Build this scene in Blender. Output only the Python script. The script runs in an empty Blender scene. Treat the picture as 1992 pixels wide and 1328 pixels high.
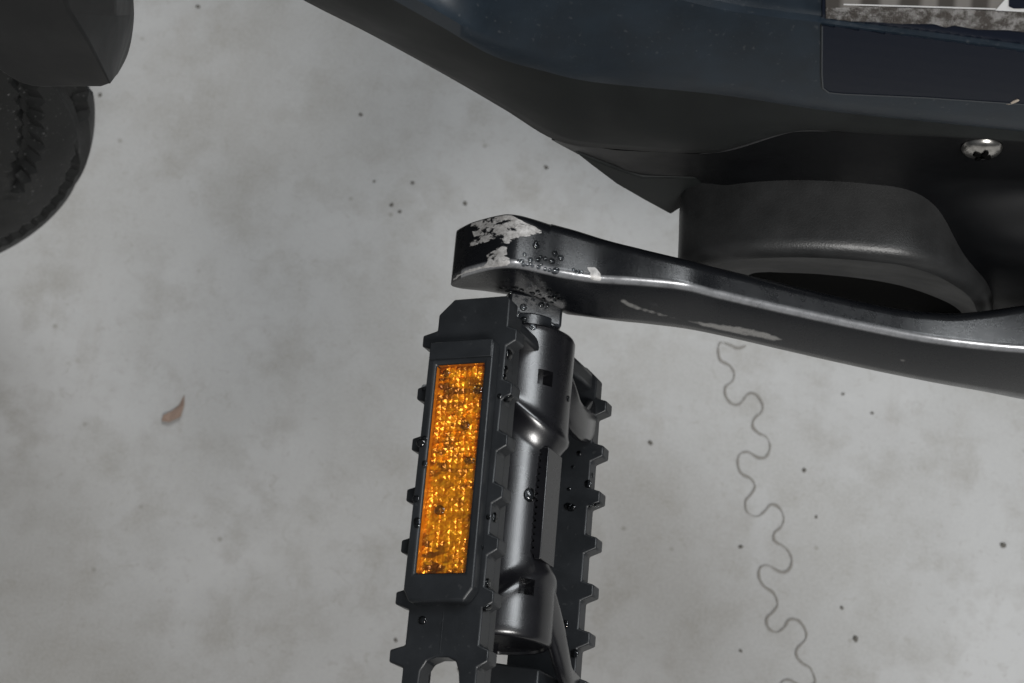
import bpy, bmesh, random
import numpy as np
from math import *
from mathutils import Vector
from mathutils.bvhtree import BVHTree

S = bpy.context.scene
random.seed(7); rng = np.random.default_rng(7)

# ------------------------------------------------------------ camera
F = 3825.0; D = .45; H = .27; T = radians(20); A = radians(4.8)
r_ = np.array([cos(A), sin(A), 0]); u_ = np.array([-sin(A)*cos(T), cos(A)*cos(T), sin(T)])
d_ = np.array([-sin(A)*sin(T), cos(A)*sin(T), -cos(T)])
O = np.array([0, 0, H])
CAM = O - D*d_ - r_*((1028-996)/F*D) - u_*((664-593)/F*D)
cam = bpy.data.cameras.new('camera'); co = bpy.data.objects.new('camera', cam); S.collection.objects.link(co)
co.location = CAM
from mathutils import Matrix
co.rotation_euler = Matrix((r_, u_, -d_)).transposed().to_euler()
cam.sensor_width = 36; cam.lens = 36*F/1992; cam.clip_start = .01; cam.clip_end = 50
cam.dof.use_dof = True; cam.dof.focus_distance = .435; cam.dof.aperture_fstop = 40
S.camera = co

# ------------------------------------------------------------ world and lamps
w = bpy.data.worlds.new('World'); S.world = w; w.use_nodes = True
bg = w.node_tree.nodes['Background']; bg.inputs[0].default_value = (.93, .97, 1, 1); bg.inputs[1].default_value = 1
_t = w.node_tree; _tc = _t.nodes.new('ShaderNodeTexCoord'); _sx = _t.nodes.new('ShaderNodeSeparateXYZ'); _rp = _t.nodes.new('ShaderNodeValToRGB')
_t.links.new(_tc.outputs['Generated'], _sx.inputs[0]); _t.links.new(_sx.outputs[2], _rp.inputs[0]); _t.links.new(_rp.outputs[0], bg.inputs[0])
_rp.color_ramp.elements[0].position = .0; _rp.color_ramp.elements[0].color = (.035, .037, .04, 1)
_rp.color_ramp.elements[1].position = .85; _rp.color_ramp.elements[1].color = (.18, .19, .20, 1)
def lamp(name, loc, target, sx, sy, power, col=(1, 1, 1), roll=0):
    l = bpy.data.lights.new(name, 'AREA'); l.shape = 'RECTANGLE'; l.size = sx; l.size_y = sy; l.energy = power; l.color = col
    o = bpy.data.objects.new(name, l); S.collection.objects.link(o); o.location = loc
    q = (Vector(target)-Vector(loc)).to_track_quat('-Z', 'Y'); o.rotation_euler = q.to_euler()
    o.rotation_euler.rotate_axis('Z', roll)
    return o
lamp('ceiling_lamp', (.72, -1.38, 2.4), (0, 0, .2), .9, .5, 74, (1, .985, .96))
lamp('overhead_lamp', (.85, 1.0, 2.6), (0, .0, .25), 2.3, .7, 58, (.93, .97, 1))
S.view_settings.view_transform = 'Standard'; S.view_settings.look = 'None'; S.view_settings.exposure = -.2; S.view_settings.gamma = 1

# ------------------------------------------------------------ helpers
def proj(p):
    q = np.asarray(p)-CAM; z = q@d_
    return 996+F*(q@r_)/z, 664-F*(q@u_)/z
def ray(px, py): return d_ + r_*((px-996)/F) + u_*((664-py)/F)
def on(ax, c, px, py):
    v = ray(px, py); return CAM + v*((c-CAM[ax])/v[ax])
def link(name, me, mat, parent=None):
    o = bpy.data.objects.new(name, me); S.collection.objects.link(o)
    if mat: me.materials.append(mat)
    if parent:
        o.parent = parent
        base = Vector((0, 0, 0)); q = parent
        while q: base += q.location; q = q.parent
        me.transform(Matrix.Translation(-base))
    return o
def smooth(me, ang=None):
    for p in me.polygons: p.use_smooth = True
    if ang: me.set_sharp_from_angle(angle=radians(ang))
def mesh(name, vs, fs, mat, parent=None, sm=True, ang=35):
    me = bpy.data.meshes.new(name); me.from_pydata([tuple(v) for v in vs], [], fs)
    bm = bmesh.new(); bm.from_mesh(me); bmesh.ops.recalc_face_normals(bm, faces=bm.faces); bm.to_mesh(me); bm.free()
    if sm: smooth(me, ang)
    return link(name, me, mat, parent)
def from_bm(name, bm, mat, parent=None, sm=True, ang=35):
    bmesh.ops.recalc_face_normals(bm, faces=bm.faces)
    me = bpy.data.meshes.new(name); bm.to_mesh(me); bm.free()
    if sm: smooth(me, ang)
    return link(name, me, mat, parent)
def bevel(o, wd, seg=2, ang=35):
    m = o.modifiers.new('bevel', 'BEVEL'); m.width = wd; m.segments = seg; m.limit_method = 'ANGLE'; m.angle_limit = radians(ang)
    m.harden_normals = False
def tag(o, label=None, cat=None, group=None, kind=None):
    if label: o['label'] = label
    if cat: o['category'] = cat
    if group: o['group'] = group
    if kind: o['kind'] = kind
    return o
def empty(name, loc):
    o = bpy.data.objects.new(name, None); S.collection.objects.link(o); o.location = loc; o.empty_display_size = .01; return o
def grid(rows, closed=False):
    R = len(rows); C = len(rows[0]); vs = [p for r in rows for p in r]; fs = []
    for i in range(R-1):
        for j in range(C-(0 if closed else 1)):
            k = (j+1) % C
            fs.append((i*C+j, i*C+k, (i+1)*C+k, (i+1)*C+j))
    return vs, fs
def interp(tab, x):
    a = np.array(tab, float); return np.interp(x, a[:, 0], a[:, 1])
def crom(P, n):                                   # Catmull-Rom through points P, n samples per span
    P = np.array(P, float); Q = np.vstack([2*P[0]-P[1], P, 2*P[-1]-P[-2]]); out = []
    for i in range(1, len(Q)-2):
        for k in range(n):
            t = k/n
            out.append(.5*((2*Q[i])+(-Q[i-1]+Q[i+1])*t+(2*Q[i-1]-5*Q[i]+4*Q[i+1]-Q[i+2])*t*t+(-Q[i-1]+3*Q[i]-3*Q[i+1]+Q[i+2])*t**3))
    out.append(P[-1]); return np.array(out)
def sst(x): x = max(0, min(1, x)); return x*x*(3-2*x)
def inpoly(px, py, poly):
    px = np.asarray(px); py = np.asarray(py); ins = np.zeros(px.shape, bool); n = len(poly)
    for i in range(n):
        x1, y1 = poly[i]; x2, y2 = poly[(i+1) % n]
        c = ((y1 > py) != (y2 > py)) & (px < (x2-x1)*(py-y1)/((y2-y1) or 1e-9)+x1); ins ^= c
    return ins

# ------------------------------------------------------------ materials
class NT:
    def __init__(s, name):
        s.m = bpy.data.materials.new(name); s.m.use_nodes = True; s.t = s.m.node_tree; s.p = s.t.nodes['Principled BSDF']
        s.tc = s.n('ShaderNodeTexCoord')
    def n(s, ty, **k):
        o = s.t.nodes.new(ty)
        for a, b in k.items(): setattr(o, a, b)
        return o
    def l(s, a, b): s.t.links.new(a, b)
    def noise(s, scale, detail=4, rough=.55, vec=None, dist=0):
        o = s.n('ShaderNodeTexNoise'); o.inputs['Scale'].default_value = scale; o.inputs['Detail'].default_value = detail
        o.inputs['Roughness'].default_value = rough; o.inputs['Distortion'].default_value = dist
        s.l(vec or s.tc.outputs['Object'], o.inputs['Vector']); return o.outputs['Fac']
    def ramp(s, fac, stops):
        o = s.n('ShaderNodeValToRGB'); e = o.color_ramp.elements
        while len(e) < len(stops): e.new(.5)
        for q, (p, c) in zip(e, stops):
            q.position = p; q.color = (*c, 1) if isinstance(c, tuple) else (c, c, c, 1)
        s.l(fac, o.inputs[0]); return o.outputs[0]
    def mix(s, fac, a, b, mode='MIX'):
        o = s.n('ShaderNodeMix', data_type='RGBA', blend_type=mode)
        for i, v in ((0, fac), (6, a), (7, b)):
            if isinstance(v, (int, float)): o.inputs[i].default_value = v if i == 0 else (v, v, v, 1)
            elif isinstance(v, tuple): o.inputs[i].default_value = (*v, 1)
            else: s.l(v, o.inputs[i])
        return o.outputs[2]
    def bump(s, h, strength, dist):
        o = s.n('ShaderNodeBump'); o.inputs['Strength'].default_value = strength; o.inputs['Distance'].default_value = dist
        s.l(h, o.inputs['Height']); s.l(o.outputs[0], s.p.inputs['Normal']); return o
    def set(s, **k):
        for a, b in k.items():
            i = s.p.inputs[a.replace('_', ' ')]
            if isinstance(b, (int, float)): i.default_value = b
            elif isinstance(b, tuple): i.default_value = (*b, 1)
            else: s.l(b, i)
        return s

def plastic(name, col, rough, spec=.5, grain=2500, gs=.25, gd=.00006, dust=.0, coat=0, var=.25):
    m = NT(name); v = m.noise(120, 5, .6)
    c = m.ramp(v, [(.3, tuple(x*(1-var) for x in col)), (.7, tuple(x*(1+var) for x in col))])
    if dust:
        sp = m.ramp(m.noise(900, 2, .5), [(.66, 0.), (.74, dust)])
        c = m.mix(sp, c, (.25, .25, .25))
    m.set(Base_Color=c, Roughness=m.ramp(m.noise(60, 5, .6), [(.3, rough*.85), (.7, rough*1.15)]), Specular_IOR_Level=spec)
    if coat: m.set(Coat_Weight=coat, Coat_Roughness=.12)
    m.bump(m.noise(grain, 3, .6), gs, gd)
    return m
M = {}
M['shell'] = plastic('slate_satin_plastic', (.007, .0125, .019), .38, .45, dust=.08, grain=1800, gs=.15).m
M['band'] = plastic('dark_satin_plastic', (.011, .0125, .0125), .55, .16, gs=.12).m
M['cover'] = plastic('black_moulded_plastic', (.003, .0033, .004), .5, .18, gs=.15).m
M['casing'] = plastic('grained_black_plastic', (.019, .0195, .020), .40, .5, grain=2200, gs=.6, gd=.0001).m
M['pedal'] = plastic('moulded_pedal_plastic', (.011, .0122, .0138), .38, .38, grain=3000, gs=.25, gd=.00005, dust=.04).m
M['barrel'] = plastic('satin_black_barrel', (.005, .005, .0062), .26, .85, grain=3500, gs=.3, gd=.00005).m
M['steel'] = plastic('wet_black_steel', (.012, .0135, .016), .25, .6, grain=1200, gs=.3, gd=.0001).m
M['rubber'] = plastic('tyre_rubber', (.009, .0095, .0095), .55, .25, grain=1500, gs=.3, gd=.0002, dust=.3).m
M['guard'] = plastic('mudguard_plastic', (.007, .0075, .008), .5, .2, gs=.2).m
M['hole'] = NT('dark_recess').set(Base_Color=(.002, .002, .002), Roughness=.8, Specular_IOR_Level=.05).m
M['crank_free'] = plastic('seam_glint', (.03, .03, .032), .3, .8).m  # glossy material of the tube added for the seam highlight
# crank paint with worn metal, plus painted ridge highlight and floor reflection
m = NT('worn_black_crank_paint')
at = m.n('ShaderNodeAttribute', attribute_name='wear')
mp = m.n('ShaderNodeMapping'); mp.inputs['Rotation'].default_value = (0, 0, .5); mp.inputs['Scale'].default_value = (.45, 1.5, 1)
m.l(m.tc.outputs['Object'], mp.inputs[0])
nz = m.noise(420, 6, .7, mp.outputs[0], .4)
ad = m.n('ShaderNodeMath', operation='ADD'); m.l(at.outputs['Fac'], ad.inputs[0]); m.l(nz, ad.inputs[1])
mask = m.ramp(ad.outputs[0], [(.985, 0.), (1.0, 1.)])
ad.use_clamp = False
# scale down so that wear .5 + noise .5 sits at the threshold
mul = m.n('ShaderNodeMath', operation='MULTIPLY'); mul.inputs[1].default_value = .5; m.l(ad.outputs[0], mul.inputs[0])
mask = m.ramp(mul.outputs[0], [(.49, 0.), (.515, 1.)])
scr = m.ramp(m.noise(260, 8, .7), [(.62, 0.), (.72, .35)])
blk = m.mix(scr, (.005, .0056, .007), (.03, .03, .034))
at2 = m.n('ShaderNodeAttribute', attribute_name='floor_sheen')
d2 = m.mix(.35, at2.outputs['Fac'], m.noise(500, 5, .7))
blk = m.mix(m.ramp(d2, [(.62, 0.), (.80, 1.)]), blk, (.16, .157, .152))  # floor reflection painted into the base colour as a grey streak
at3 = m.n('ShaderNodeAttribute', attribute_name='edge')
ridge_glint = m.mix(1., m.ramp(at3.outputs['Fac'], [(.2, 0.), (1., 1.)]), m.ramp(m.noise(300, 6, .7), [(.3, .35), (.7, 1.)]), 'MULTIPLY')
blk = m.mix(ridge_glint, blk, (.36, .365, .38))  # ridge highlight painted into the colour as a pale metallic line
m.set(Base_Color=m.mix(mask, blk, m.ramp(m.noise(900, 4, .7), [(.35, (.26, .25, .24)), (.6, (.47, .46, .45))])), Metallic=m.mix(mask, m.mix(ridge_glint, 0., .6), .25), Roughness=m.mix(mask, m.ramp(m.noise(200, 6, .7), [(.3, .22), (.7, .34)]), .5), Specular_IOR_Level=.6)
hh = m.mix(.5, m.noise(1500, 5, .7), mask); m.bump(hh, .35, .00012)
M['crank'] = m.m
# reflector facets
m = NT('amber_prism_facets')
v = m.noise(900, 3, .6)
m.bump(m.noise(600, 2, .5), .9, .0007)
mp = m.n('ShaderNodeMapping'); mp.inputs['Rotation'].default_value = (0, 0, -.6); mp.inputs['Scale'].default_value = (.45, 1.2, 1); m.l(m.tc.outputs['Object'], mp.inputs[0])
dk = m.ramp(m.noise(520, 2, .5, mp.outputs[0]), [(.48, 0.), (.55, .9)])
sy = m.n('ShaderNodeSeparateXYZ'); m.l(m.tc.outputs['Object'], sy.inputs[0])
zone = m.ramp(m.noise(60, 1, .5), [(.42, .1), (.6, 1.)])
dk2 = m.mix(1., dk, zone, 'MULTIPLY')
m.set(Base_Color=m.mix(dk2, m.ramp(v, [(.35, (.62, .215, .001)), (.55, (.86, .34, .003)), (.7, (1., .54, .02))]), (.10, .025, .002)), Metallic=.55, Roughness=.22, Specular_IOR_Level=.8)
M['amber'] = m.m
m = NT('clear_lens'); t = m.t
tr = m.n('ShaderNodeBsdfTransparent'); gl = m.n('ShaderNodeBsdfGlossy'); gl.inputs['Roughness'].default_value = .12
fr = m.n('ShaderNodeFresnel'); fr.inputs[0].default_value = 1.45; mx = m.n('ShaderNodeMixShader')
tr.inputs[0].default_value = (1, .93, .8, 1)
m.l(fr.outputs[0], mx.inputs[0]); m.l(tr.outputs[0], mx.inputs[1]); m.l(gl.outputs[0], mx.inputs[2])
m.l(mx.outputs[0], t.nodes['Material Output'].inputs[0]); M['lens'] = m.m
M['amber_edge'] = NT('amber_plastic_edge').set(Base_Color=(.36, .12, .004), Roughness=.3).m
m = NT('water'); t = m.t
tr = m.n('ShaderNodeBsdfTransparent'); gl = m.n('ShaderNodeBsdfGlossy'); gl.inputs['Roughness'].default_value = .05
fr = m.n('ShaderNodeFresnel'); fr.inputs[0].default_value = 1.6; mx = m.n('ShaderNodeMixShader'); tr.inputs[0].default_value = (.62, .64, .66, 1)
m.l(fr.outputs[0], mx.inputs[0]); m.l(tr.outputs[0], mx.inputs[1]); m.l(gl.outputs[0], mx.inputs[2]); m.l(mx.outputs[0], t.nodes['Material Output'].inputs[0]); M['water'] = m.m
m = NT('screw_steel'); m.set(Base_Color=m.ramp(m.noise(900, 4), [(.3, (.35, .34, .32)), (.7, (.6, .58, .55))]), Metallic=1, Roughness=.28); M['screw'] = m.m
# floor
m = NT('grey_floor')
n1 = m.noise(9, 8, .62, dist=.6); n2 = m.noise(45, 6, .65); n3 = m.noise(380, 4, .6)
c = m.ramp(n1, [(.32, (.235, .228, .215)), (.5, (.300, .298, .294)), (.66, (.34, .338, .336))])
c = m.mix(m.ramp(n2, [(.48, 0.), (.68, .75)]), c, (.212, .203, .186))
c = m.mix(m.ramp(n3, [(.62, 0.), (.75, .4)]), c, (.20, .19, .175))
mp = m.n('ShaderNodeMapping'); mp.inputs['Scale'].default_value = (1, .22, 1); mp.inputs['Rotation'].default_value = (0, 0, -.5)
m.l(m.tc.outputs['Object'], mp.inputs[0])
c = m.mix(m.ramp(m.noise(60, 8, .75, mp.outputs[0]), [(.55, 0.), (.72, .45)]), c, (.22, .205, .185))
c = m.mix(m.ramp(m.noise(14, 5, .6), [(.45, 0.), (.65, .45)]), c, (.25, .246, .235))
c = m.mix(m.ramp(m.noise(900, 3, .7), [(.35, .0), (.65, .35)]), c, (.36, .355, .345))
c = m.mix(m.ramp(m.noise(170, 8, .8, dist=1.2), [(.56, 0.), (.66, .5)]), c, (.215, .205, .185))
vo = m.n('ShaderNodeTexVoronoi'); vo.inputs['Scale'].default_value = 55; m.l(m.tc.outputs['Object'], vo.inputs['Vector'])
c = m.mix(m.ramp(vo.outputs['Distance'], [(.02, .55), (.07, 0.)]), c, (.13, .12, .10))
m.set(Base_Color=c, Roughness=.5, Specular_IOR_Level=.35); m.bump(n2, .2, .0008); M['floor'] = m.m
M['seam'] = NT('seam_dark').set(Base_Color=(.165, .155, .14), Roughness=.8).m
M['grit'] = NT('grit').set(Base_Color=(.085, .08, .07), Roughness=.9).m
M['leaf'] = NT('dry_leaf').set(Base_Color=(.22, .155, .12), Roughness=.8).m
# sticker materials
m = NT('sticker_film'); m.set(Base_Color=(.003, .005, .011), Roughness=.35, Specular_IOR_Level=.3); m.bump(m.noise(250, 4, .6), .12, .0003); M['film'] = m.m
m = NT('silver_foil')
wv = m.noise(1500, 5, .8)
v2 = m.noise(350, 5, .75)
m.set(Base_Color=m.mix(m.ramp(v2, [(.45, 0.), (.6, 1.)]), (.09, .08, .072), (.32, .31, .30)), Metallic=.75, Roughness=.32); m.bump(wv, .8, .0006); M['foil'] = m.m
m = NT('grey_print'); ck = m.n('ShaderNodeTexWave', wave_type='BANDS'); ck.inputs['Scale'].default_value = 45; ck.inputs['Distortion'].default_value = 3
m.l(m.tc.outputs['Object'], ck.inputs[0])
m.set(Base_Color=m.ramp(ck.outputs['Fac'], [(.3, (.05, .045, .04)), (.8, (.16, .15, .14))]), Roughness=.4, Metallic=.3); M['print'] = m.m
M['white'] = NT('white_print').set(Base_Color=(.45, .45, .45), Roughness=.5).m
M['rim_edge'] = NT('film_edge').set(Base_Color=(.035, .04, .045), Roughness=.4).m

# ------------------------------------------------------------ floor
n = 40
vs = [(x, y, 0) for y in np.linspace(-2, 3, n) for x in np.linspace(-2.5, 2.5, n)]
fs = [(j*n+i, j*n+i+1, (j+1)*n+i+1, (j+1)*n+i) for j in range(n-1) for i in range(n-1)]
floor = tag(mesh('floor', vs, fs, M['floor'], sm=False), 'pale grey stained floor', kind='structure')
sp = [(195, 62), (165, 70), (130, 55), (100, 50), (92, 75), (100, 115), (135, 135), (152, 165), (145, 195), (120, 215), (120, 250), (145, 280), (175, 278), (205, 242), (235, 245), (258, 280), (255, 310), (228, 335), (222, 365), (245, 390), (275, 405), (287, 445), (270, 480), (240, 480), (205, 460), (175, 468), (165, 500), (178, 540), (215, 560), (230, 590), (215, 620), (195, 645), (200, 685), (235, 703), (265, 685), (290, 658), (320, 668), (338, 705), (330, 740), (303, 765), (305, 795), (345, 820), (368, 860), (360, 900), (330, 912), (280, 887), (250, 895), (245, 930), (265, 965), (300, 990), (315, 1030), (300, 1060), (275, 1085), (280, 1120), (310, 1138), (340, 1120), (360, 1090), (395, 1095), (420, 1130), (420, 1165), (388, 1200), (388, 1230), (410, 1255), (440, 1275), (455, 1328)]
sp = [(x-72, y-425) for x, y in sp[14:32]] [:0] + sp + [(x+80, y+430) for x, y in sp[44:62]]
P = crom([on(2, .0006, 1350+x/1.93, 640+y/1.93) for x, y in sp], 4)
L = []; Rr = []
for i, p in enumerate(P):
    t = P[min(i+1, len(P)-1)]-P[max(i-1, 0)]; nn = np.array([-t[1], t[0], 0]); nn /= np.linalg.norm(nn)
    wd = .00030*(1+.3*sin(i*.37)+random.uniform(-.45, .45)); L.append(p+nn*wd); Rr.append(p-nn*wd)
vs, fs = grid([L, Rr]); mesh('seam', vs, fs, M['seam'], floor, sm=False)

def blob(name, c, rx, ry, rz, mat, rot=0, seg=10, jit=.25):
    bm = bmesh.new(); bmesh.ops.create_icosphere(bm, subdivisions=2, radius=1)
    for v in bm.verts:
        k = 1+random.uniform(-jit, jit); x, y = v.co.x*rx*k, v.co.y*ry*k
        v.co = Vector((x*cos(rot)-y*sin(rot), x*sin(rot)+y*cos(rot), v.co.z*rz))
    o = from_bm(name, bm, mat); o.location = c; return o
for px, py, s in ((385, 12, 1.2), (195, 184, 1.2), (702, 222, 1.0), (1063, 325, 1.1), (762, 398, 1.1), (778, 411, .9), (803, 355, 1.0), (1265, 861, 1.2), (1640, 766, .8), (1565, 914, 1.2), (1697, 803, .8),
                  (1664, 1242, 1.5), (1952, 1060, 1.6), (1441, 1063, 1.1), (1588, 1005, .8), (728, 352, .7), (895, 1302, 1.4), (770, 1245, 1.0), (1638, 1182, .9), (1441, 1266, .8), (905, 395, 1.2)):
    c = on(2, .0003, px, py)
    tag(blob('grit_speck', c, .00075*s, .0006*s, .0004*s, M['grit'], random.random()*3), 'tiny dark speck of grit on the pale grey floor', 'grit', 'dark grit specks scattered on the floor')
c = on(2, .0008, 338, 806)
bm = bmesh.new()
pts = [(-.004, -.003), (-.001, -.0035), (.003, -.001), (.0035, .004), (.0028, .008), (.0015, .004), (-.001, .001), (-.0035, -.001)]
vv = [bm.verts.new((x, y, .0004+.001*sin(i))) for i, (x, y) in enumerate(pts)]; bm.faces.new(vv)
res = bmesh.ops.extrude_face_region(bm, geom=bm.faces[:]); bmesh.ops.translate(bm, verts=[g for g in res['geom'] if isinstance(g, bmesh.types.BMVert)], vec=(0, 0, .0004))
lf = from_bm('dry_leaf_scrap', bm, M['leaf'], sm=False); lf.location = (c[0], c[1], .0008)
tag(lf, 'small brown scrap of dry leaf lying on the floor left of the pedal', 'leaf scrap')

# ------------------------------------------------------------ the bicycle
bike = tag(empty('electric_bicycle', (.07, .06, 0)), 'dark slate electric bicycle with scuffed black crank arm and pedal over a grey floor', 'bicycle')

# body: rows of (px, py, y) traced on planes parallel to the side of the bicycle
def rowpts(tab, n=90, x0=None, x1=None):
    a = np.array(tab, float); P = crom(a, 14)
    # resample by arc parameter
    dd = np.r_[0, np.cumsum(np.hypot(*np.diff(P[:, :2], axis=0).T))]; q = np.linspace(0, dd[-1], n)
    return np.array([[np.interp(s, dd, P[:, k]) for k in range(3)] for s in q])
def world(tab, n=90): return [on(1, y, px, py) for px, py, y in rowpts(tab, n)]
NB = 120
topA = [(300, -420, .075), (700, -480, .068), (1200, -500, .066), (1700, -480, .066), (2300, -440, .07)]
lineB0 = [(440, -180, .052), (800, -130, .040), (1150, -60, .036), (1400, 2, .034), (1608, 32, .033), (1992, 84, .033), (2300, 130, .034)]
lineB = [(440, -170, .048), (800, -110, .037), (1150, -45, .0330), (1400, 17, .0315), (1608, 45, .031), (1992, 96, .031), (2300, 142, .032)]
creaseC = [(560, -140, .034), (785, -15, .0275), (870, 32, .0262), (967, 90, .0255), (1063, 124, .0253), (1160, 146, .0252), (1400, 172, .025), (1638, 211, .025), (1992, 250, .026), (2300, 290, .028)]
creaseC2 = [(545, -125, .034), (770, 2, .0275), (856, 50, .0262), (958, 108, .0256), (1058, 138, .0255), (1160, 160, .0255), (1400, 184, .0255), (1638, 219, .0255), (1992, 256, .0265), (2300, 296, .028)]
botD = [(380, -115, .047), (590, 0, .041), (720, 66, .038), (870, 148, .0345), (980, 212, .0315), (1085, 274, .029), (1200, 290, .0285), (1370, 298, .028), (1440, 284, .0278), (1500, 264, .0277), (1560, 252, .0277), (1700, 257, .0277), (1992, 268, .028), (2300, 305, .030)]
def tweak(rows, n): return rows
def row_by_x(tab, xs):
    P = crom(np.array(tab, float), 14); o = np.argsort(P[:, 0]); P = P[o]
    return [(x, np.interp(x, P[:, 0], P[:, 1]), np.interp(x, P[:, 0], P[:, 2])) for x in xs]
def param_rows(tabs, n):
    out = []
    for t in tabs: out.append(rowpts(t, n))
    return out
ra, rb0, rb, rc, rc2, rd = param_rows([topA, lineB0, lineB, creaseC, creaseC2, botD], NB)
def rw(r): return np.array([on(1, y, px, py) for px, py, y in r])
WA, WB0, WB, WC, WC2, WD = [rw(r) for r in (ra, rb0, rb, rc, rc2, rd)]
rows = []
back = WA.copy(); back[:, 1] = .135; rows.append(back)
over = WA.copy(); over[:, 1] += .012; over[:, 2] += .004; rows.append(over)
def between(P, Q, k, bulge=0.):
    out = []
    for i in range(1, k):
        t = i/k; R = P*(1-t)+Q*t; R = R.copy(); R[:, 1] -= bulge*4*t*(1-t); out.append(R)
    return out
rows += [WA] + between(WA, WB0, 5, .002) + [WB0, WB] + between(WB, WC, 8, .0008) + [WC, WC2]
vs, fs = grid(rows); shell = mesh('side_panel', vs, fs, M['shell'], bike, ang=60)
BV_panel = BVHTree.FromPolygons([Vector(v) for v in vs], fs)
# lower band: rolls from the crease down and inwards
rows = [WC2] + between(WC2, WD, 7, .0016) + [WD]
q = WD.copy(); q[:, 1] += .0012; q[:, 2] -= .0006; rows.append(q)
q = WD.copy(); q[:, 1] += .004; q[:, 2] -= .0004; rows.append(q)
q = WD.copy(); q[:, 1] += .09; q[:, 2] += .002; rows.append(q)
vs, fs = grid(rows); mesh('lower_band', vs, fs, M['band'], bike, ang=60)

# cover below the seam: pixel columns with a depth profile
seam = [(1073, 271), (1120, 281), (1200, 292), (1370, 300), (1440, 286), (1500, 266), (1560, 254), (1700, 259), (1850, 264), (1992, 270), (2300, 307)]
botE = [(1073, 272), (1121, 298), (1198, 336), (1218, 352), (1276, 363), (1350, 368), (1385, 420), (1420, 560), (1500, 620), (1700, 700), (1850, 700), (1992, 700), (2300, 700)]
def ydepth(px, t, py):
    base = .0305 + .006*t
    k = 1/(1+exp(-(px-1772-(560-py)*(-.0))/55))             # swelling forward at the right
    s = np.clip((py-310)/225, 0, 1); s = s*s*(3-2*s)
    bas2 = .0305 + .0035*np.clip((py-265)/90, 0, 1) - .0165*s
    left = .0305 + .0065*t
    return left*(1-k)+bas2*k
rows = []
cols = np.r_[np.linspace(1073, 1220, 24), np.linspace(1228, 1500, 34), np.linspace(1510, 2300, 60)]
sy = np.interp(cols, *np.array(seam).T); ey = np.interp(cols, *np.array(botE).T)
for t in np.linspace(0, 1, 40):
    rows.append([on(1, ydepth(x, t, a+(b-a)*t), x, a+(b-a)*t) for x, a, b in zip(cols, sy, ey)])
CP = np.array([on(1, .0145, *p) for p in ((1330, 700), (1334, 540), (1381, 516), (1442, 505), (1523, 501), (1665, 506), (1759, 516), (1825, 535), (1868, 557), (1900, 582), (1915, 620), (1915, 700))])
for r in rows:
    for k, p in enumerate(r):
        if p[1] < .033 and inpoly([p[0]], [p[2]], [(c[0], c[2]) for c in CP])[0]: r[k] = np.array([p[0], .033, p[2]])
q = np.array(rows[-1]); q2 = q.copy(); q2[:, 1] += .08; rows.append(list(q2))
vs, fs = grid(rows); cover = mesh('lower_cover', vs, fs, M['cover'], bike, ang=50)
BV_cover = BVHTree.FromPolygons([Vector(v) for v in vs], fs)
# fold below the cover
fl = [(1118, 297), (1150, 322), (1198, 358), (1250, 388), (1305, 418), (1326, 404), (1372, 372), (1372, 345), (1250, 345), (1205, 330)]
def prism_px(name, pts, y0, y1, mat, par, bev=.0008, yf=None):
    a = [on(1, y0, *p) for p in pts]; b = []
    for p in a: q = p.copy(); q[1] = y1; b.append(q)
    bm = bmesh.new(); va = [bm.verts.new(p) for p in a]; vb = [bm.verts.new(p) for p in b]; k = len(a)
    bm.faces.new(va); bm.faces.new(vb[::-1])
    for i in range(k): bm.faces.new((va[i], va[(i+1) % k], vb[(i+1) % k], vb[i]))
    o = from_bm(name, bm, mat, par); bevel(o, bev, 3); return o
prism_px('under_fold', fl, .0345, .075, M['band'], bike, .0006)

# casing round the bottom bracket
cf = [(1317, 590), (1317, 560), (1319, 528), (1345, 514), (1381, 504), (1442, 493), (1523, 489), (1600, 490), (1665, 494), (1759, 504), (1830, 523), (1877, 546), (1912, 572), (1928, 600), (1932, 640), (1930, 700)]
inn = [(1402, 610), (1405, 590), (1430, 552), (1460, 533), (1490, 529), (1523, 530), (1580, 532), (1617, 535), (1665, 540), (1712, 547), (1759, 557), (1808, 573), (1854, 594), (1875, 615), (1885, 645), (1888, 700)]
P = [np.array(on(1, .0145, *p)) for p in cf]; P = crom(P, 6); Pin = crom([on(1, .0215, *p) for p in inn], 6)
cen = P.mean(0); cen[2] -= .02
rows = []
def shift(P, y, inset):
    Q = P.copy(); Q[:, 1] = y
    t = np.gradient(P, axis=0); nn = np.c_[-t[:, 2], 0*t[:, 0], t[:, 0]]; nn /= np.linalg.norm(nn, axis=1)[:, None]
    return Q-nn*inset                 # outward normal is up-left of the travel direction
rows.append(shift(P, .062, -.0005)); rows.append(shift(P, .030, -.0003)); rows.append(shift(P, .024, -.0001))
for a in np.linspace(0, pi/2, 6): rows.append(shift(P, .0145+.0035*(1-sin(a)), .0035*(1-cos(a))))
edge = rows[-1]
Pi = Pin.copy(); Pi[:, 1] = .0215
vs, fs = grid(rows); mesh('bracket_casing', vs, fs, M['casing'], bike, ang=50)
rows = [edge, edge*.5+Pi*.5, Pi]
q = Pi.copy(); q[:, 1] = .0220; q[:, 2] -= .0002; rows.append(q)
q = Pi.copy(); q[:, 1] = .0262; q[:, 2] += .0002; rows.append(q)
vs, fs = grid(rows); mesh('casing_mouth', vs, fs, M['cover'], bike, ang=30)
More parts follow.
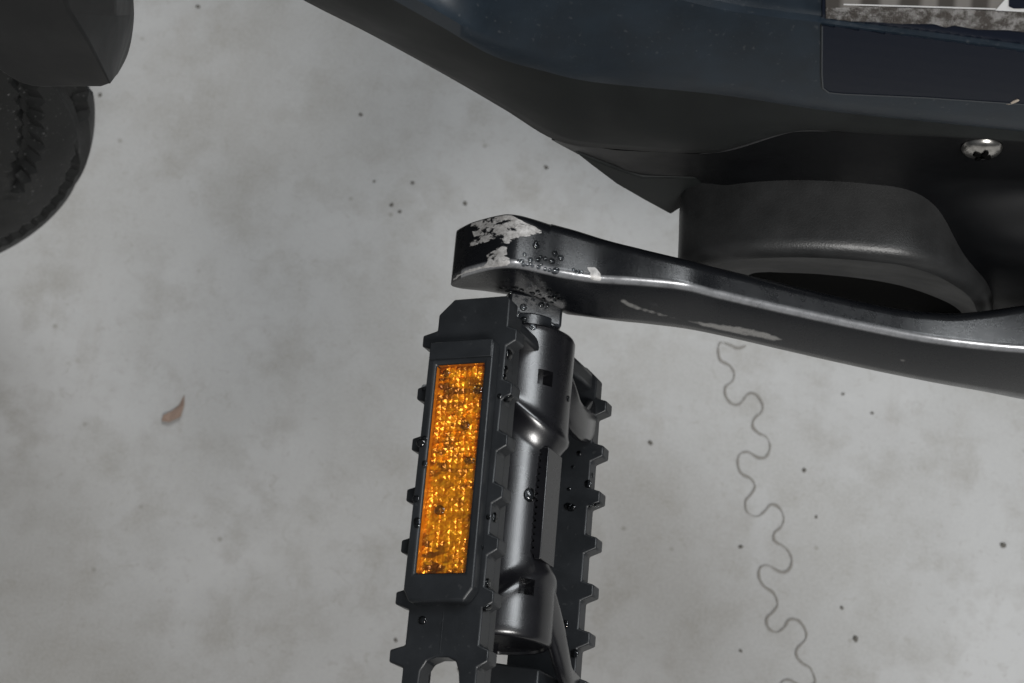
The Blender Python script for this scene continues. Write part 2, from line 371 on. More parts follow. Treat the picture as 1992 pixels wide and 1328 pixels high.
# thin tube added along the seam to catch a highlight line
P = crom([on(1, y, px, py) for px, py, y in ((1360, 299.5, .0282), (1400, 294, .0281), (1440, 285, .0279), (1500, 265.5, .0278), (1530, 257, .0278), (1560, 253, .0278), (1630, 254, .0279), (1700, 257.5, .0280), (1800, 261, .0284))], 8)
rows = []
for i, p in enumerate(P):
    rr = .00028*min(1, i/12+.1, (len(P)-1-i)/30+.1); t = P[min(i+1, len(P)-1)]-P[max(i-1, 0)]; t /= np.linalg.norm(t); b = np.cross(t, (0, 1, 0))
    rows.append([p+rr*(cos(2*pi*k/10)*np.array((0, 1, 0))+sin(2*pi*k/10)*b) for k in range(10)])
vs, fs = grid(rows, True); mesh('seam_glint_tube', vs, fs, M['crank_free'], bike)
# inside of the casing
a = [on(1, .0262, px, py) for px, py in ((1340, 500), (1352, 452), (1381, 432), (1442, 420), (1523, 417), (1665, 422), (1759, 432), (1830, 452), (1872, 478), (1898, 515), (1905, 570), (1905, 690), (1335, 600))]
k = len(a); mesh('inner_plate', [tuple(p) for p in a]+[tuple(p+np.array([0, .004, 0])) for p in a], [tuple(range(k)), tuple(range(k, 2*k))]+[(i, (i+1) % k, k+(i+1) % k, k+i) for i in range(k)], M['hole'], bike, sm=False)
# axle stub joining arm and bracket
bm = bmesh.new(); bmesh.ops.create_cone(bm, cap_ends=True, segments=32, radius1=.011, radius2=.011, depth=.06)
bmesh.ops.rotate(bm, verts=bm.verts, matrix=Matrix.Rotation(pi/2, 3, 'X')); bmesh.ops.translate(bm, verts=bm.verts, vec=(.140, .036, H-.018)); from_bm('bracket_axle', bm, M['steel'], bike)

# screw in the lower cover
def hit(bv, px, py):
    v = Vector(ray(px, py)).normalized(); h = bv.ray_cast(Vector(CAM), v)
    return h[0], h[1]
p, nrm = hit(BV_cover, 1910, 284)
bm = bmesh.new(); rr = .0044; rings = []
for k in range(7):
    a = k/6*pi/2; ring = []
    for j in range(40):
        t = 2*pi*j/40; rad = rr*cos(a) if k < 6 else .00001
        x, z = rad*cos(t), rad*sin(t); h = .0019*sin(a)
        kk = min(abs(x), abs(z))
        ring.append(bm.verts.new((x, -h, z)))
    rings.append(ring)
for k in range(6):
    for j in range(40): bm.faces.new((rings[k][j], rings[k][(j+1) % 40], rings[k+1][(j+1) % 40], rings[k+1][j]))
bmesh.ops.translate(bm, verts=bm.verts, vec=p+Vector((0, -.0004, 0)))
scr_o = from_bm('screw', bm, M['screw'], bike, ang=80); tag(scr_o, 'shiny steel cross-head screw')
for a in (.35, .35+pi/2):
    bm = bmesh.new(); bmesh.ops.create_cube(bm, size=1)
    for v in bm.verts: v.co = Vector((v.co.x*.0040, v.co.y*.0012, v.co.z*.0009))
    bmesh.ops.rotate(bm, verts=bm.verts, matrix=Matrix.Rotation(a, 3, 'Y')); bmesh.ops.translate(bm, verts=bm.verts, vec=p+Vector((0, -.0021, 0)))
    from_bm('screw_slot', bm, M['hole'], scr_o, sm=False)

# sticker on the side panel (sheets laid along the panel)
def sheet(name, poly, mat, par, off, thick=.0001, step=12):
    bm = bmesh.new(); xs = [p[0] for p in poly]; ys = [p[1] for p in poly]
    vv = [bm.verts.new((x, y, 0)) for x, y in poly]; es = [bm.edges.new((vv[i], vv[(i+1) % len(vv)])) for i in range(len(vv))]
    bmesh.ops.triangle_fill(bm, edges=es, use_beauty=True)
    for k in range(12):
        le = [e for e in bm.edges if e.calc_length() > step]
        if not le: break
        bmesh.ops.subdivide_edges(bm, edges=le, cuts=1); bmesh.ops.triangulate(bm, faces=bm.faces)
    for v in bm.verts:
        h, nn = hit(BV_panel, v.co.x, v.co.y)
        if nn.y > 0: nn = -nn
        v.co = h+nn*off
    return from_bm(name, bm, mat, par, ang=60)
film = sheet('sticker', [(1601, -160), (2150, -160), (2150, 215), (1992, 199), (1800, 186), (1640, 179), (1612, 176), (1600, 166), (1598, 140)], M['film'], bike, .0005, step=5)
sheet('printed_band', [(1604, -70), (2150, -70), (2150, 30), (1958, 18), (1750, 10), (1606, 12)], M['print'], film, .0007, step=6)
sheet('silver_band', [(1606, 12), (1700, 10), (1850, 14), (1962, 19), (2150, 28), (2150, 78), (1958, 55), (1900, 54), (1855, 46), (1838, 50), (1815, 43), (1752, 43), (1700, 39), (1606, 37)], M['foil'], film, .00075, step=5)
sheet('white_line', [(1640, 3), (1780, 7), (1935, 12), (1935, 14.5), (1780, 9.5), (1640, 5.5)], M['white'], film, .0009, step=6)
sheet('white_emblem', [(1934, 16), (1990, -48), (2120, -60), (2120, 24), (1990, 19)], M['white'], film, .00095, step=6)
# dark letter on the emblem
sheet('emblem_letter', [(1960, -4), (1969, -40), (1979, -40), (1976, -12), (1988, -16), (2004, -12), (2010, -2), (2004, 8), (1988, 12), (1970, 12), (1960, 8)], M['film'], film, .0011, step=6)
sheet('film_edge', [(1598, 30), (1600.5, 30), (1600, 140), (1602, 166), (1613, 174.5), (1640, 177.5), (1800, 184.5), (1992, 197.5), (1992, 199.5), (1800, 186.5), (1640, 179.5), (1611, 176.5), (1599.5, 167), (1597.5, 140)], M['rim_edge'], film, .0006, step=6)
h, nn = hit(BV_panel, 1970, 195)
o = blob('chaff_flake', h+Vector((0, -.0004, 0)), .0016, .0003, .0004, NT('chaff').set(Base_Color=(.4, .34, .28), Roughness=.7).m, 0); o.rotation_euler = (0, -.9, 0)
tag(o, 'pale sliver of chaff stuck to the dark panel below the sticker', 'chaff')

# ------------------------------------------------------------ crank arm
Ft = [(877, 552), (878, 547), (881, 544), (890, 539), (905, 532), (925, 526), (950, 520), (975, 516), (1000, 516), (1030, 521), (1060, 528), (1100, 537), (1160, 546), (1240, 551), (1330, 560), (1400, 577), (1500, 600), (1600, 622), (1700, 643), (1800, 662), (1900, 675), (1992, 683), (2120, 690), (2250, 700)]
Kt = [(877, 552), (878, 558), (882, 566), (895, 574), (910, 579), (945, 586), (1000, 597), (1095, 611), (1200, 625), (1250, 630), (1330, 640), (1400, 654), (1500, 677), (1600, 700), (1700, 722), (1800, 742), (1900, 760), (1992, 778), (2120, 800), (2250, 800)]
Bt = [(985, 416), (1050, 430), (1097, 440), (1192, 470), (1315, 500), (1400, 521), (1452, 534), (1570, 562), (1665, 584), (1759, 603), (1854, 611), (1925, 604), (1992, 594), (2120, 580), (2250, 570)]
fw = np.array([on(1, 0, *p) for p in Ft]); kw = np.array([on(1, 0, *p) for p in Kt])
def sm_tab(P):
    C = crom(np.c_[P[:, 0], P[:, 2]], 8); return C[np.argsort(C[:, 0])]
ft, kt = sm_tab(fw), sm_tab(kw)
x0 = fw[0, 0]; x1 = fw[-1, 0]
tt = np.linspace(0, 1, 150); xs = np.r_[x0 + .018*(tt**2.2), np.linspace(x0+.018, x1, 560)[1:]]
zt = np.interp(xs, ft[:, 0], ft[:, 1]); zb = np.interp(xs, kt[:, 0], kt[:, 1]); zt[0] = zb[0] = fw[0, 2]; zt = np.maximum(zt, zb+1e-6)
bt = np.array(Bt, float)
def thick(x, z):
    lo, hi = .003, .045
    for _ in range(30):
        md = (lo+hi)/2; px, py = proj((x, md, z))
        if py > np.interp(px, bt[:, 0], bt[:, 1]): lo = md
        else: hi = md
    return lo
ys = np.array([thick(x, z) for x, z in zip(xs, zt)]); ref = ys[np.searchsorted(xs, 0.0)]
print('arm thickness', ys[::60])
ys = np.where(xs < 0.002, np.interp(.002, xs, ys), ys); ys = ys+.0009; k = np.ones(31)/31; ys = np.convolve(np.pad(ys, 15, 'edge'), k, 'valid')
vs = []; NS = 0
rows = []
for x, a, b, y in zip(xs, zt, zb, ys):
    hgt = a-b; back_r = .0028 if x > .004 else .0028*max(0, min(1, (x+.006)/.010))+.0006
    Rr = [min(.0009, hgt*.45), min(.006, hgt*.45), min(.004, hgt*.45), min(back_r, hgt*.45)]
    bl = .0042*sst((x+.004)/.020)*min(1, hgt/.02)
    def prof(bb):
        h = a-bb; out = []
        rt = min(.0018, h*.3)
        for i in range(9):
            t = pi/2+(pi/2-.27*bl/.0042)*i/8; out.append((rt+rt*cos(t), a-rt+rt*sin(t)))
        p0 = out[-1]; m = (-bl, a-.55*h); rb = min(.0065, h*.42)
        for i in range(1, 24):
            t = i/23; out.append((p0[0]+(m[0]-p0[0])*(t*(1.5-.5*t)), p0[1]+(m[1]-p0[1])*t))
        lo = (min(.0055, y*.45), bb)
        for i in range(1, 31):
            t = i/30*pi/2; out.append((lo[0]+(m[0]-lo[0])*cos(t)**.8, m[1]-(m[1]-lo[1])*sin(t)**1.15))
        return out
    target = min(cos(T)*0+sin(T)*b, 1e9); l0, l1 = b, a-1e-7
    for _ in range(24):
        md = (l0+l1)/2
        if min(cos(T)*p+sin(T)*q for p, q in prof(md)) < target: l0 = md
        else: l1 = md
    b = l0; hgt = a-b; r2, r3 = min(.004, hgt*.4), min(back_r, hgt*.45)
    pts = prof(b)
    def arc(cy, cz, rad, t0, t1, n):
        for i in range(n+1):
            t = t0+(t1-t0)*i/n; pts.append((cy+rad*cos(t), cz+rad*sin(t)))
    def seg(p, q, n):
        for i in range(1, n): pts.append((p[0]+(q[0]-p[0])*i/n, p[1]+(q[1]-p[1])*i/n))
    seg(pts[-1], (y-r2, b), 5); arc(y-r2, b+r2, r2, 1.5*pi, 2*pi, 6); seg((y, b+r2), (y, a-r3), 4)
    arc(y-r3, a-r3, r3, 0, pi/2, 8); seg((y-r3, a), (pts[0][0], a), 46)
    rows.append([(x, p, q) for p, q in pts])
vs, fs = grid(rows, True)
C0 = len(rows[0])
fs.append(tuple(range(C0))); fs.append(tuple(range((len(rows)-1)*C0, len(rows)*C0)))
V = np.array(vs)
q = V-CAM; z = q@d_; PX = 996+F*(q@r_)/z; PY = 664-F*(q@u_)/z
c1 = lambda L: [(750+a/3.494, 380+b/3.494) for a, b in L]
c4 = lambda L: [(1050+a/2.1146, 220+b/2.1146) for a, b in L]
wear = np.zeros(len(V)); floor_sheen = np.zeros(len(V))
big = c1([(545, 150), (620, 105), (790, 100), (900, 150), (1000, 190), (1080, 245), (1060, 275), (950, 285), (890, 300), (840, 330), (800, 370), (850, 400), (855, 475), (760, 475), (690, 470), (680, 400), (740, 360), (760, 300), (620, 340), (565, 360), (570, 310), (600, 280), (570, 220)])
wear[inpoly(PX, PY, big)] = .50
core = c1([(720, 120), (820, 110), (1000, 200), (1060, 240), (1040, 268), (940, 272), (860, 290), (780, 290), (740, 240)]); wear[inpoly(PX, PY, core)] = .565
core = c1([(570, 150), (640, 120), (690, 200), (660, 220), (600, 190)]); wear[inpoly(PX, PY, core)] = .565
core = c1([(690, 400), (760, 370), (845, 330), (820, 400), (850, 430), (850, 468), (740, 478), (700, 440)]); wear[inpoly(PX, PY, core)] = .565
strip = c1([(455, 560), (520, 515), (640, 478), (700, 455), (850, 425), (852, 480), (720, 494), (600, 516), (520, 545), (460, 585)]); wear[inpoly(PX, PY, strip)] = .66
chip = c1([(1365, 487), (1425, 487), (1462, 530), (1468, 580), (1385, 570), (1395, 530)]); wear[inpoly(PX, PY, chip)] = .95
st = c4([(295, 760), (350, 762), (420, 795), (600, 848), (700, 858), (850, 878), (950, 905), (1030, 935), (960, 940), (850, 918), (720, 893), (600, 858), (480, 833), (370, 803)]); floor_sheen[inpoly(PX, PY, st)] = 1  # outline of the painted floor reflection on the outer face
st = c4([(1445, 1003), (1510, 1008), (1595, 1025), (1560, 1032), (1480, 1020)]); floor_sheen[inpoly(PX, PY, st)] = 1
back_side = (V[:, 1] > np.interp(V[:, 0], xs, ys)-.0003) | (V[:, 2] < np.interp(V[:, 0], xs, zb)+.0005)
wear[back_side & (PX > 905)] = 0
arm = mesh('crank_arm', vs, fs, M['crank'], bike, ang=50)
def blur(a, n=1):
    g = a.reshape(len(rows), C0)
    for _ in range(n): g = (g+np.roll(g, 1, 0)+np.roll(g, -1, 0))/3; g = (g+np.roll(g, 1, 1)+np.roll(g, -1, 1))/3
    return g.ravel()
floor_sheen = blur(floor_sheen, 2); wear = np.where(wear > .8, wear, 0)+np.where(wear > .8, 0, wear); wear = blur(wear, 1)
at = arm.data.attributes.new('floor_sheen', 'FLOAT', 'POINT'); at.data.foreach_set('value', floor_sheen.astype(np.float32))
ridge_hl = np.zeros((len(rows), C0)); ridge_hl[:, 2:8] = 1.; ridge_hl[:60] = 0  # mask for the highlight painted along the top ridge
ridge_hl = blur(ridge_hl.ravel(), 1); at = arm.data.attributes.new('edge', 'FLOAT', 'POINT'); at.data.foreach_set('value', ridge_hl.astype(np.float32))
at = arm.data.attributes.new('wear', 'FLOAT', 'POINT'); at.data.foreach_set('value', wear.astype(np.float32))
tag(arm, 'black crank arm scuffed to bare metal at its tip')
BV_arm = BVHTree.FromPolygons([Vector(v) for v in vs], fs)
# recessed ring of the crank bolt near the bracket end
p = on(1, -.0001, 2010, 775)
bm = bmesh.new(); bmesh.ops.create_cone(bm, cap_ends=True, segments=48, radius1=.0072, radius2=.0072, depth=.001)
bmesh.ops.rotate(bm, verts=bm.verts, matrix=Matrix.Rotation(pi/2, 3, 'X')); bmesh.ops.translate(bm, verts=bm.verts, vec=(p[0], .0003, zt[-60]-.016))
o = from_bm('crank_bolt_cap', bm, M['cover'], bike); bevel(o, .0003)

# ------------------------------------------------------------ pedal
PH = radians(23); Wv = np.array([cos(PH), 0, sin(PH)]); Nv = np.array([-sin(PH), 0, cos(PH)])
def ped(s, w, n): return O + np.array([0, -1, 0])*s/1e3 + Wv*w/1e3 + Nv*n/1e3
pedal = empty('pedal', Vector(O)-bike.location); pedal.parent = bike; tag(pedal, 'black plastic platform pedal with amber reflector')
BVS = []
def reg(o, vs, fs): BVS.append(BVHTree.FromPolygons([Vector(v) for v in vs], fs))
def plate(name, outer, n0, n1, mat, par, holes=(), bev=.00035, seg=2):
    bm = bmesh.new(); es = []
    for loop in (outer, *holes):
        vv = [bm.verts.new((w, s, 0)) for w, s in loop]; es += [bm.edges.new((vv[i], vv[(i+1) % len(vv)])) for i in range(len(vv))]
    bmesh.ops.triangle_fill(bm, edges=es, use_beauty=True)
    bmesh.ops.dissolve_limit(bm, angle_limit=.01, verts=bm.verts, edges=bm.edges) if not holes else None
    f0 = bm.faces[:]; res = bmesh.ops.extrude_face_region(bm, geom=f0)
    top = [g for g in res['geom'] if isinstance(g, bmesh.types.BMVert)]; ts = set(top)
    for v in bm.verts:
        n = n1 if v in ts else n0; v.co = Vector(ped(v.co.y, v.co.x, n))
    bmesh.ops.recalc_face_normals(bm, faces=bm.faces)
    bm.verts.index_update(); BVS.append(BVHTree.FromBMesh(bm))
    o = from_bm(name, bm, mat, par); bevel(o, bev, seg); return o
def toothed(wl, wr, s0, s1, teeth_l, teeth_r, prot_l, prot_r, cl=2.5, cr=2.5, tw=4.6):
    L = [(wl+cl, s0), (wr-cr, s0), (wr, s0+cr)]
    for t in teeth_r:
        L += [(wr, t-tw/2), (wr+prot_r, t-tw*.30), (wr+prot_r, t+tw*.26), (wr, t+tw/2)]
    L += [(wr, s1-2), (wr-2, s1), (wl+2, s1), (wl, s1-2)]
    for t in reversed(teeth_l):
        L += [(wl, t+tw/2), (wl-prot_l, t+tw*.26), (wl-prot_l, t-tw*.30), (wl, t-tw/2)]
    L += [(wl, s0+cl)]
    return L
tn = [18.5, 30.5, 41.8, 53, 64, 75, 87, 98]
tf = [17, 28, 39, 50, 61, 72, 83, 94]
slot = [(-4.2, 90), (-3.0, 88), (-1, 87.2), (1.6, 87.2), (3.4, 88), (4.2, 90), (5.2, 97), (5.2, 102), (-4.6, 102), (-4.6, 97)]
nearo = toothed(-8.3, 8.3, 9.2, 106, tn, tn, 3.3, 2.2, 3.4, 1.0)
plate('front_cage', nearo, 23.5, 28, M['pedal'], pedal, holes=[slot])
faro = toothed(-8.6, 8.4, 6.8, 100, tf, tf, 2.9, 2.9, 2.5, 3.0)
plate('rear_cage', faro, -28, -24, M['pedal'], pedal)
# inner wall of the far cage and stepped inner flange of the near cage
plate('cage_flange', [(6.6, 12), (8.0, 12), (8.0, 104), (6.6, 104)], 20, 23.4, M['pedal'], pedal)
plate('cage_flange', [(-9.3, 12), (-8.0, 12), (-8.0, 104), (-9.3, 104)], 15, 23.4, M['pedal'], pedal)
# reflector housing
hw0, hw1, hs0, hs1 = -8.1, 7.0, 20.0, 76.6
bmh = [(hw0+.8, hs0), (hw1-.8, hs0), (hw1, hs0+1), (hw1+.3, hs1-2.6), (hw1-1.6, hs1), (hw0+1.2, hs1), (hw0-.3, hs1-2.6), (hw0, hs0+1)]
rh = [(-6.2, 25.2), (5.1, 25.2), (5.1, 70.6), (-6.2, 70.6)]
plate('reflector_housing', bmh, 28.02, 31.2, M['pedal'], pedal, holes=[rh], bev=.0007, seg=3)
plate('housing_lip', [(-7.8, 20.4), (6.7, 20.4), (6.7, 24.2), (-7.8, 24.2)], 31.22, 31.6, M['pedal'], pedal, bev=.0002)
# parting line and drain dimple on the near cage
plate('mould_line', [(-.35, 78), (-.15, 78), (-.15, 86.5), (-.35, 86.5)], 28.0, 28.12, M['pedal'], pedal, bev=.00003)
# reflector: facets behind a clear face
bm = bmesh.new(); pw = 1.25; nw = 9; ns = 38; W0, W1, S0, S1 = -6.1, 5.0, 25.3, 70.5
def P3(s, w, n): return bm.verts.new(ped(s, w, n))
node = {}
for i in range(ns+1):
    for j in range(nw+1):
        inner = 0 < i < ns and 0 < j < nw
        node[i, j] = P3(S0+(S1-S0)*i/ns+(random.uniform(-.22, .22) if inner else 0), W0+(W1-W0)*j/nw+(random.uniform(-.22, .22) if inner else 0), 29.2+(random.uniform(-.15, .2) if inner else 0))
for i in range(ns):
    for j in range(nw):
        dep = random.uniform(.25, .85) if i < 18 else random.uniform(.1, .4)
        cw = W0+(W1-W0)*(j+.5)/nw+random.uniform(-.25, .25); cs = S0+(S1-S0)*(i+.5)/ns+random.uniform(-.25, .25)
        c = P3(cs, cw, 29.2+dep); q = [node[i, j], node[i, j+1], node[i+1, j+1], node[i+1, j]]
        for k in range(4): bm.faces.new((q[k], q[(k+1) % 4], c))
nf = len(bm.faces)
q = [P3(S0, W0, 30.55), P3(S0, W1, 30.55), P3(S1, W1, 30.55), P3(S1, W0, 30.55)]; f = bm.faces.new(q); f.material_index = 1
q2 = [P3(S0, W0, 29.0), P3(S0, W1, 29.0), P3(S1, W1, 29.0), P3(S1, W0, 29.0)]
for k in range(4):
    f = bm.faces.new((q[k], q[(k+1) % 4], q2[(k+1) % 4], q2[k])); f.material_index = 2
bmesh.ops.recalc_face_normals(bm, faces=bm.faces[:nf])
me = bpy.data.meshes.new('reflector'); bm.to_mesh(me); bm.free(); rf = link('reflector', me, M['amber'], pedal)
me.materials.append(M['lens']); me.materials.append(M['amber_edge']); tag(rf, 'amber rectangular reflector')
plate_bv = [(S0, W0), (S0, W1), (S1, W1), (S1, W0)]
BVS.append(BVHTree.FromPolygons([Vector(ped(s, w_, 30.56)) for s, w_ in plate_bv], [(0, 1, 2, 3)]))

# barrel
def Rb(s, th):                                  # th = 0 along +N, pi/2 along +W
    side = sin(th)
    e0 = 24+8.5*side; e1 = 68-10*side
    k0 = 1-sst((s-e0)/6.5); k1 = sst((s-e1)/7.0)
    base = 9.4-.5*sin(pi*(s-30)/40) if 30 < s < 70 else 9.4
    R = base+(11.4-9.4)*max(k0, k1)
    R += .55*exp(-((s-e0-1.0)/1.6)**2)+.45*exp(-((s-e1-5.5)/1.8)**2)
    return R
rows = []; NT_ = 190
ss = [8.3, 8.3, 8.6, 9.2]+list(np.linspace(10, 76.5, 210))+[77.6, 78.4, 78.7, 78.7, 78.2, 78.0]
rad = {0: .70, 1: .93, 2: .975, 3: 1.0}
for i, s in enumerate(ss):
    row = []
    for j in range(NT_):
        th = 2*pi*j/NT_; R = Rb(s, th)
        if i in rad: R *= rad[i]
        for cs_, ct_ in ((20.6, .90), (67.8, .86)):      # square sockets
            if abs(s-cs_) < 1.65 and abs(th-ct_) < .15: R -= 3.2
        kk = i-(len(ss)-6)
        if kk >= 0: R *= (.995, .97, .93, .86, .84, .02)[kk]
        row.append(ped(s, R*sin(th), R*cos(th)))
    rows.append(row)
vs, fs = grid(rows, True); fs += [tuple(range(NT_)), tuple(range((len(rows)-1)*NT_, len(rows)*NT_))]; barrel = mesh('barrel', vs, fs, M['barrel'], pedal, ang=60)
BVS.append(BVHTree.FromPolygons([Vector(v) for v in vs], fs))
# webs: swept flat bars between barrel and cages
def sweep(name, path, wid, thk, mat, par, up=(0, 1, 0)):
    P = crom([ped(*p) for p in path], 8); rows = []; n = len(P)
    wid = np.interp(np.linspace(0, 1, n), np.linspace(0, 1, len(wid)), wid)/1e3; tk = thk/1e3
    for i, p in enumerate(P):
        t = P[min(i+1, n-1)]-P[max(i-1, 0)]; t /= np.linalg.norm(t); a = np.cross(t, np.array(up)); a /= np.linalg.norm(a); b = np.cross(a, t)
        row = []
        for k in range(16):
            th = 2*pi*k/16; c, s = cos(th), sin(th); c = abs(c)**.6*np.sign(c); s = abs(s)**.6*np.sign(s)
            row.append(p+a*c*tk/2+b*s*wid[i]/2)
        rows.append(row)
    vs, fs = grid(rows, True); fs += [tuple(range(16)), tuple(range((n-1)*16, n*16))]
    BVS.append(BVHTree.FromPolygons([Vector(v) for v in vs], fs))
    return mesh(name, vs, fs, mat, par, ang=70)
for sgn in (1, -1):
    # near cage to barrel, far cage to barrel, both ends
    if sgn < 0: sweep('web', [(15, sgn*4, 24), (16, sgn*6, 16), (20, sgn*8, 9), (27, sgn*8.5, 3)], [9, 8, 8, 6], 3, M['pedal'], pedal)
    sweep('web', [(20, sgn*9, -2), (24, sgn*9.6, -8), (24, sgn*9, -16), (20, sgn*7, -25)], [10, 9, 8, 10], 3, M['barrel'], pedal)
    if sgn < 0: sweep('web', [(66, sgn*8.5, 3), (74, sgn*8.6, 9), (80, sgn*7, 16), (82, sgn*5, 24)], [6, 8, 9, 9], 3, M['pedal'], pedal)
    sweep('web', [(66, sgn*9.2, 2), (74, sgn*10, -6), (82, sgn*10, -14), (84, sgn*8, -25)], [9, 7, 5, 8], 3, M['barrel'], pedal)
plate('end_block', [(-7.5, 9.4), (4.2, 9.4), (7.0, 12), (7.6, 15), (-7.5, 15)], 8, 23.4, M['pedal'], pedal, bev=.0008)
plate('end_block', [(-7.5, 7.4), (5.5, 7.4), (7.6, 9), (7.8, 13), (-7.5, 13)], -23.9, -9, M['pedal'], pedal, bev=.0008)
plate('end_block', [(-8, 98), (7.8, 98), (7.8, 104), (-8, 104)], -23.9, 23.4, M['pedal'], pedal, bev=.0008)
plate('end_block', [(-9.3, 80), (6, 82), (6, 90), (-9.3, 90)], -23.9, -9, M['pedal'], pedal, bev=.0005)
# serrated rib beside the barrel
rib = [(0, 36)]
L = [(8.8, 36)]
s = 36.5
while s < 60: L += [(7.4, s), (8.5, s+1.1)]; s += 1.5
L += [(8.8, 61), (10.1, 61), (10.1, 36)]
plate('serrated_rib', L, -3.0, 4.9, M['barrel'], pedal, bev=.00015)
# spindle with wrench flats
def ngon_bar(name, s0, s1, R, k, rot, mat, bev=.0004, w_=0, n_=0):
    rows = [[ped(s, w_+R*sin(2*pi*j/k+rot), n_+R*cos(2*pi*j/k+rot)) for j in range(k)] for s in (s0, s1)]
    vs, fs = grid(rows, True); fs += [tuple(range(k)), tuple(range(k, 2*k))]
    BVS.append(BVHTree.FromPolygons([Vector(v) for v in vs], fs))
    o = mesh(name, vs, fs, mat, pedal, ang=30); bevel(o, bev); return o
ngon_bar('spindle_flats', -.2, 6.6, 9.2, 4, radians(-5), M['steel'], .0008)
ngon_bar('spindle', 4.6, 10, 7.6, 40, 0, M['steel'])


# ------------------------------------------------------------ front wheel and mudguard
wheel = empty('front_wheel', Vector((-.24, .065, .17))-bike.location); wheel.parent = bike
WC_ = np.array([-.289, .098, .170]); RW = .150; rm = .026
rows = []; NA = 480; NB2 = 72
for i in range(NA):
    a = 2*pi*i/NA; row = []
    for j in range(NB2):
        b = 2*pi*j/NB2; rr = rm
        tread = max(0, cos(b)); g = 0
        if cos(b) > .15:
            ph = (i/NA*13 + (b if b < pi else 2*pi-b)*1.1) % 1
            g = .004*(1 if ph < .24 else 0)*min(1, (cos(b)-.15)*6)
            if abs(abs(b if b < pi else b-2*pi)-.33) < .07: g = .002
        if abs(abs(b if b < pi else b-2*pi)-1.95) < .05: g = -.0008
        rr -= g
        rad_ = RW-rm+rr*cos(b); row.append((WC_[0]+rad_*cos(a), WC_[1]+rr*sin(b), WC_[2]+rad_*sin(a)))
    rows.append(row)
rows.append(rows[0]); vs, fs = grid(rows, True); mesh('tyre', vs, fs, M['rubber'], wheel, ang=40)
bm = bmesh.new(); bmesh.ops.create_cone(bm, cap_ends=True, segments=64, radius1=RW-rm*1.75, radius2=RW-rm*1.75, depth=.03)
bmesh.ops.rotate(bm, verts=bm.verts, matrix=Matrix.Rotation(pi/2, 3, 'X')); bmesh.ops.translate(bm, verts=bm.verts, vec=WC_); from_bm('rim', bm, M['steel'], wheel)
# mudguard block above the tyre
g0 = [(-260, -60), (-120, 20), (-10, 108), (55, 148), (130, 151), (204, 151)]
g1 = [(-60, -260), (20, -130), (110, -30), (130, 10), (168, 76), (205, 150)]
g2 = [(100, -260), (160, -130), (203, -30), (210, 30), (212, 86), (209, 145)]
g3 = [(200, -260), (235, -130), (240, -28), (244, 34), (234, 98), (212, 144)]
yy = [(.034, .034, .034, .034, .034, .034), (.030,)*6, (.040,)*6, (.062,)*6]
rows = [[on(1, y, *p) for p, y in zip(g, yv)] for g, yv in zip((g0, g1, g2, g3), yy)]
q = np.array(rows[-1]); q[:, 1] += .03; q[:, 0] -= .006; rows.append(list(q))
rows = [crom(r, 8) for r in rows]
lo = np.array(rows[0]); lo = lo.copy(); lo[:, 1] += .006; lo[:, 2] -= .004; rows = [lo]+rows
vs, fs = grid(rows); o = mesh('mudguard', vs, fs, M['guard'], bike, ang=25)
so = o.modifiers.new('solid', 'SOLIDIFY'); so.thickness = .002; bevel(o, .001, 3, 25)

# ------------------------------------------------------------ water beads
for o_bv in (BV_arm, BV_cover, BV_panel): BVS.append(o_bv)
def first_hit(px, py):
    v = Vector(ray(px, py)).normalized(); best = None
    for b in BVS:
        h = b.ray_cast(Vector(CAM), v)
        if h[0] is not None and (best is None or h[3] < best[2]): best = (h[0], h[1], h[3])
    if best and best[1].dot(v) > 0: best = (best[0], -best[1], best[2])
    return best
bmd = bmesh.new(); bmesh.ops.create_uvsphere(bmd, u_segments=20, v_segments=14, radius=1)
for v in bmd.verts:
    v.co.z = max(v.co.z, -.25)
mdrop = bpy.data.meshes.new('water_bead'); bmd.to_mesh(mdrop); bmd.free(); smooth(mdrop); mdrop.materials.append(M['water'])
def drop(px, py, rad, label, group, flat=.42):
    h = first_hit(px, py)
    if not h: return
    o = bpy.data.objects.new('water_bead', mdrop); S.collection.objects.link(o)
    o.location = h[0]+h[1]*rad*.12; o.rotation_euler = h[1].to_track_quat('Z', 'Y').to_euler()
    o.scale = (rad*random.uniform(.9, 1.15), rad*random.uniform(.9, 1.15), rad*flat); o.scale *= 1.35
    tag(o, label, 'water bead', group)
k1 = lambda a, b: (750+a/3.494, 380+b/3.494)
k2 = lambda a, b: (750+a/3.984, 700+b/3.984)
k3 = lambda a, b: (740+a/3.984, 1000+b/3.984)
for a, b, s in [(1022, 340, 1.3), (1024, 318, .8), (925, 447, .9), (985, 437, .9), (1055, 417, .8), (1037, 437, .9), (1085, 430, .9), (1130, 447, 1.2), (938, 468, .8), (965, 468, .7), (987, 466, .7), (1040, 486, .8), (1085, 500, .8), (1115, 507, .8), (1155, 512, 1.4),
                (1278, 505, .7), (1305, 520, .9), (1332, 520, .8), (1190, 424, 1.1), (1150, 395, 1.2), (905, 445, .6), (1000, 480, .6), (1060, 470, .6), (945, 400, .7)]:
    drop(*k1(a, b), .00045*s, 'tiny clear water bead on the top of the crank arm beside its scuffed tip', 'water beads on the crank arm top')
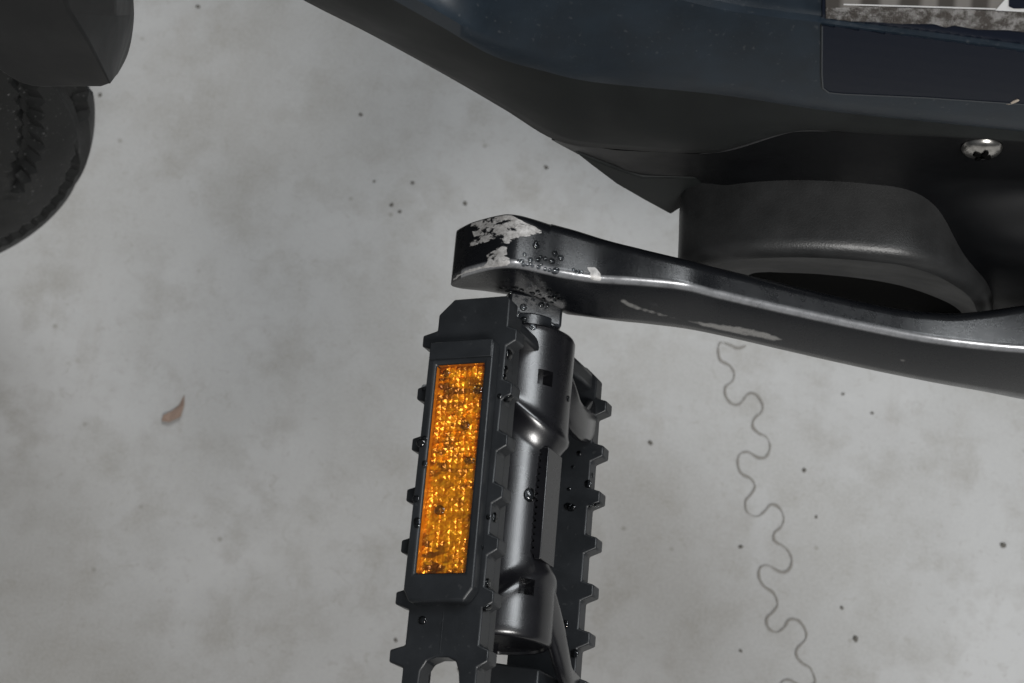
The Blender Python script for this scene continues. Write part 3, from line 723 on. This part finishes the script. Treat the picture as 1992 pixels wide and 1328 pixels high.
for a, b, s in [(925, 640, .9), (1035, 650, .9), (997, 663, 1.0), (1105, 642, .8), (1125, 648, .8), (1170, 665, .9), (1115, 692, .8), (1147, 693, .9), (1187, 706, 1.0), (1150, 715, .7), (1130, 728, .7), (1100, 748, .8), (1060, 743, 1.1), (1075, 700, .8), (1085, 720, .7),
                (780, 630, .8), (812, 622, .8), (860, 622, .8), (888, 626, .8), (822, 650, .7), (800, 680, .7), (850, 660, .7), (1165, 690, .6), (1020, 690, .7), (1050, 675, .6)]:
    drop(*k1(a, b), .00045*s, 'tiny clear water bead on the steel spindle between crank arm and pedal', 'water beads on the pedal spindle')
for q, s in [(k1(936, 760), 1.2), (k1(940, 842), 1.1), (k1(1002, 895), 1.1), (k1(1135, 880), .8), (k1(905, 800), .7)]:
    drop(*q, .00050*s, 'small water bead at the inner end of the pedal by the spindle', 'water beads at the inner end of the pedal')
for q, s in [(k1(838, 1082), 1.5), (k1(815, 1186), 1.0), (k1(806, 1238), .8), (k2(930, 75), 1.2), (k2(921, 132), 1.0), (k2(952, 297), 1.6), (k2(884, 281), .8), (k2(845, 1220), 1.4), (k2(798, 1222), .6), (k3(884, 25), 1.3), (k3(830, 535), 1.5), (k3(826, 725), 1.6), (k3(838, 20), .7), (k3(790, 255), .6)]:
    drop(*q, .00055*s, 'water bead in the groove right of the amber reflector housing', 'water beads along the right side of the reflector housing')
drop(*k2(1115, 1045), .0011, 'large round water bead on the middle of the pedal barrel', None, .55)
for q, s in [(k2(1440, 1145), 1.3), (k2(1412, 1135), 1.2), (k2(1570, 960), 1.2), (k2(1635, 1120), 1.4), (k2(1605, 1125), 1.1), (k3(1428, 855), 1.3), (k3(1505, 1080), 1.4), (k2(1603, 895), .9), (k2(1500, 725), .9), (k2(1415, 300), 1.0), (k2(1450, 830), .6), (k2(1420, 1000), .6)]:
    drop(*q, .00055*s, 'water bead on the lower right cage of the pedal', 'water beads on the right pedal cage')
for q, s in [(k2(718, 230), 1.2), (k2(650, 780), 1.2), (k2(420, 1165), 1.3), (k2(620, 510), 1.2), (k2(470, 105), 1.0)]:
    drop(*q, .0006*s, 'small clear water bead on the amber reflector face', 'water beads on the amber reflector')
for q, s in [(k2(275, 640), 1.3), (k2(300, 610), .9), (k2(245, 1250), 1.0), (k3(285, 70), 1.1), (k2(300, 215), .9), (k2(235, 1075), .9), (k2(305, 805), .9), (k3(325, 822), 1.1)]:
    drop(*q, .0006*s, 'water bead on the left toothed edge of the near pedal cage', 'water beads on the left pedal edge')
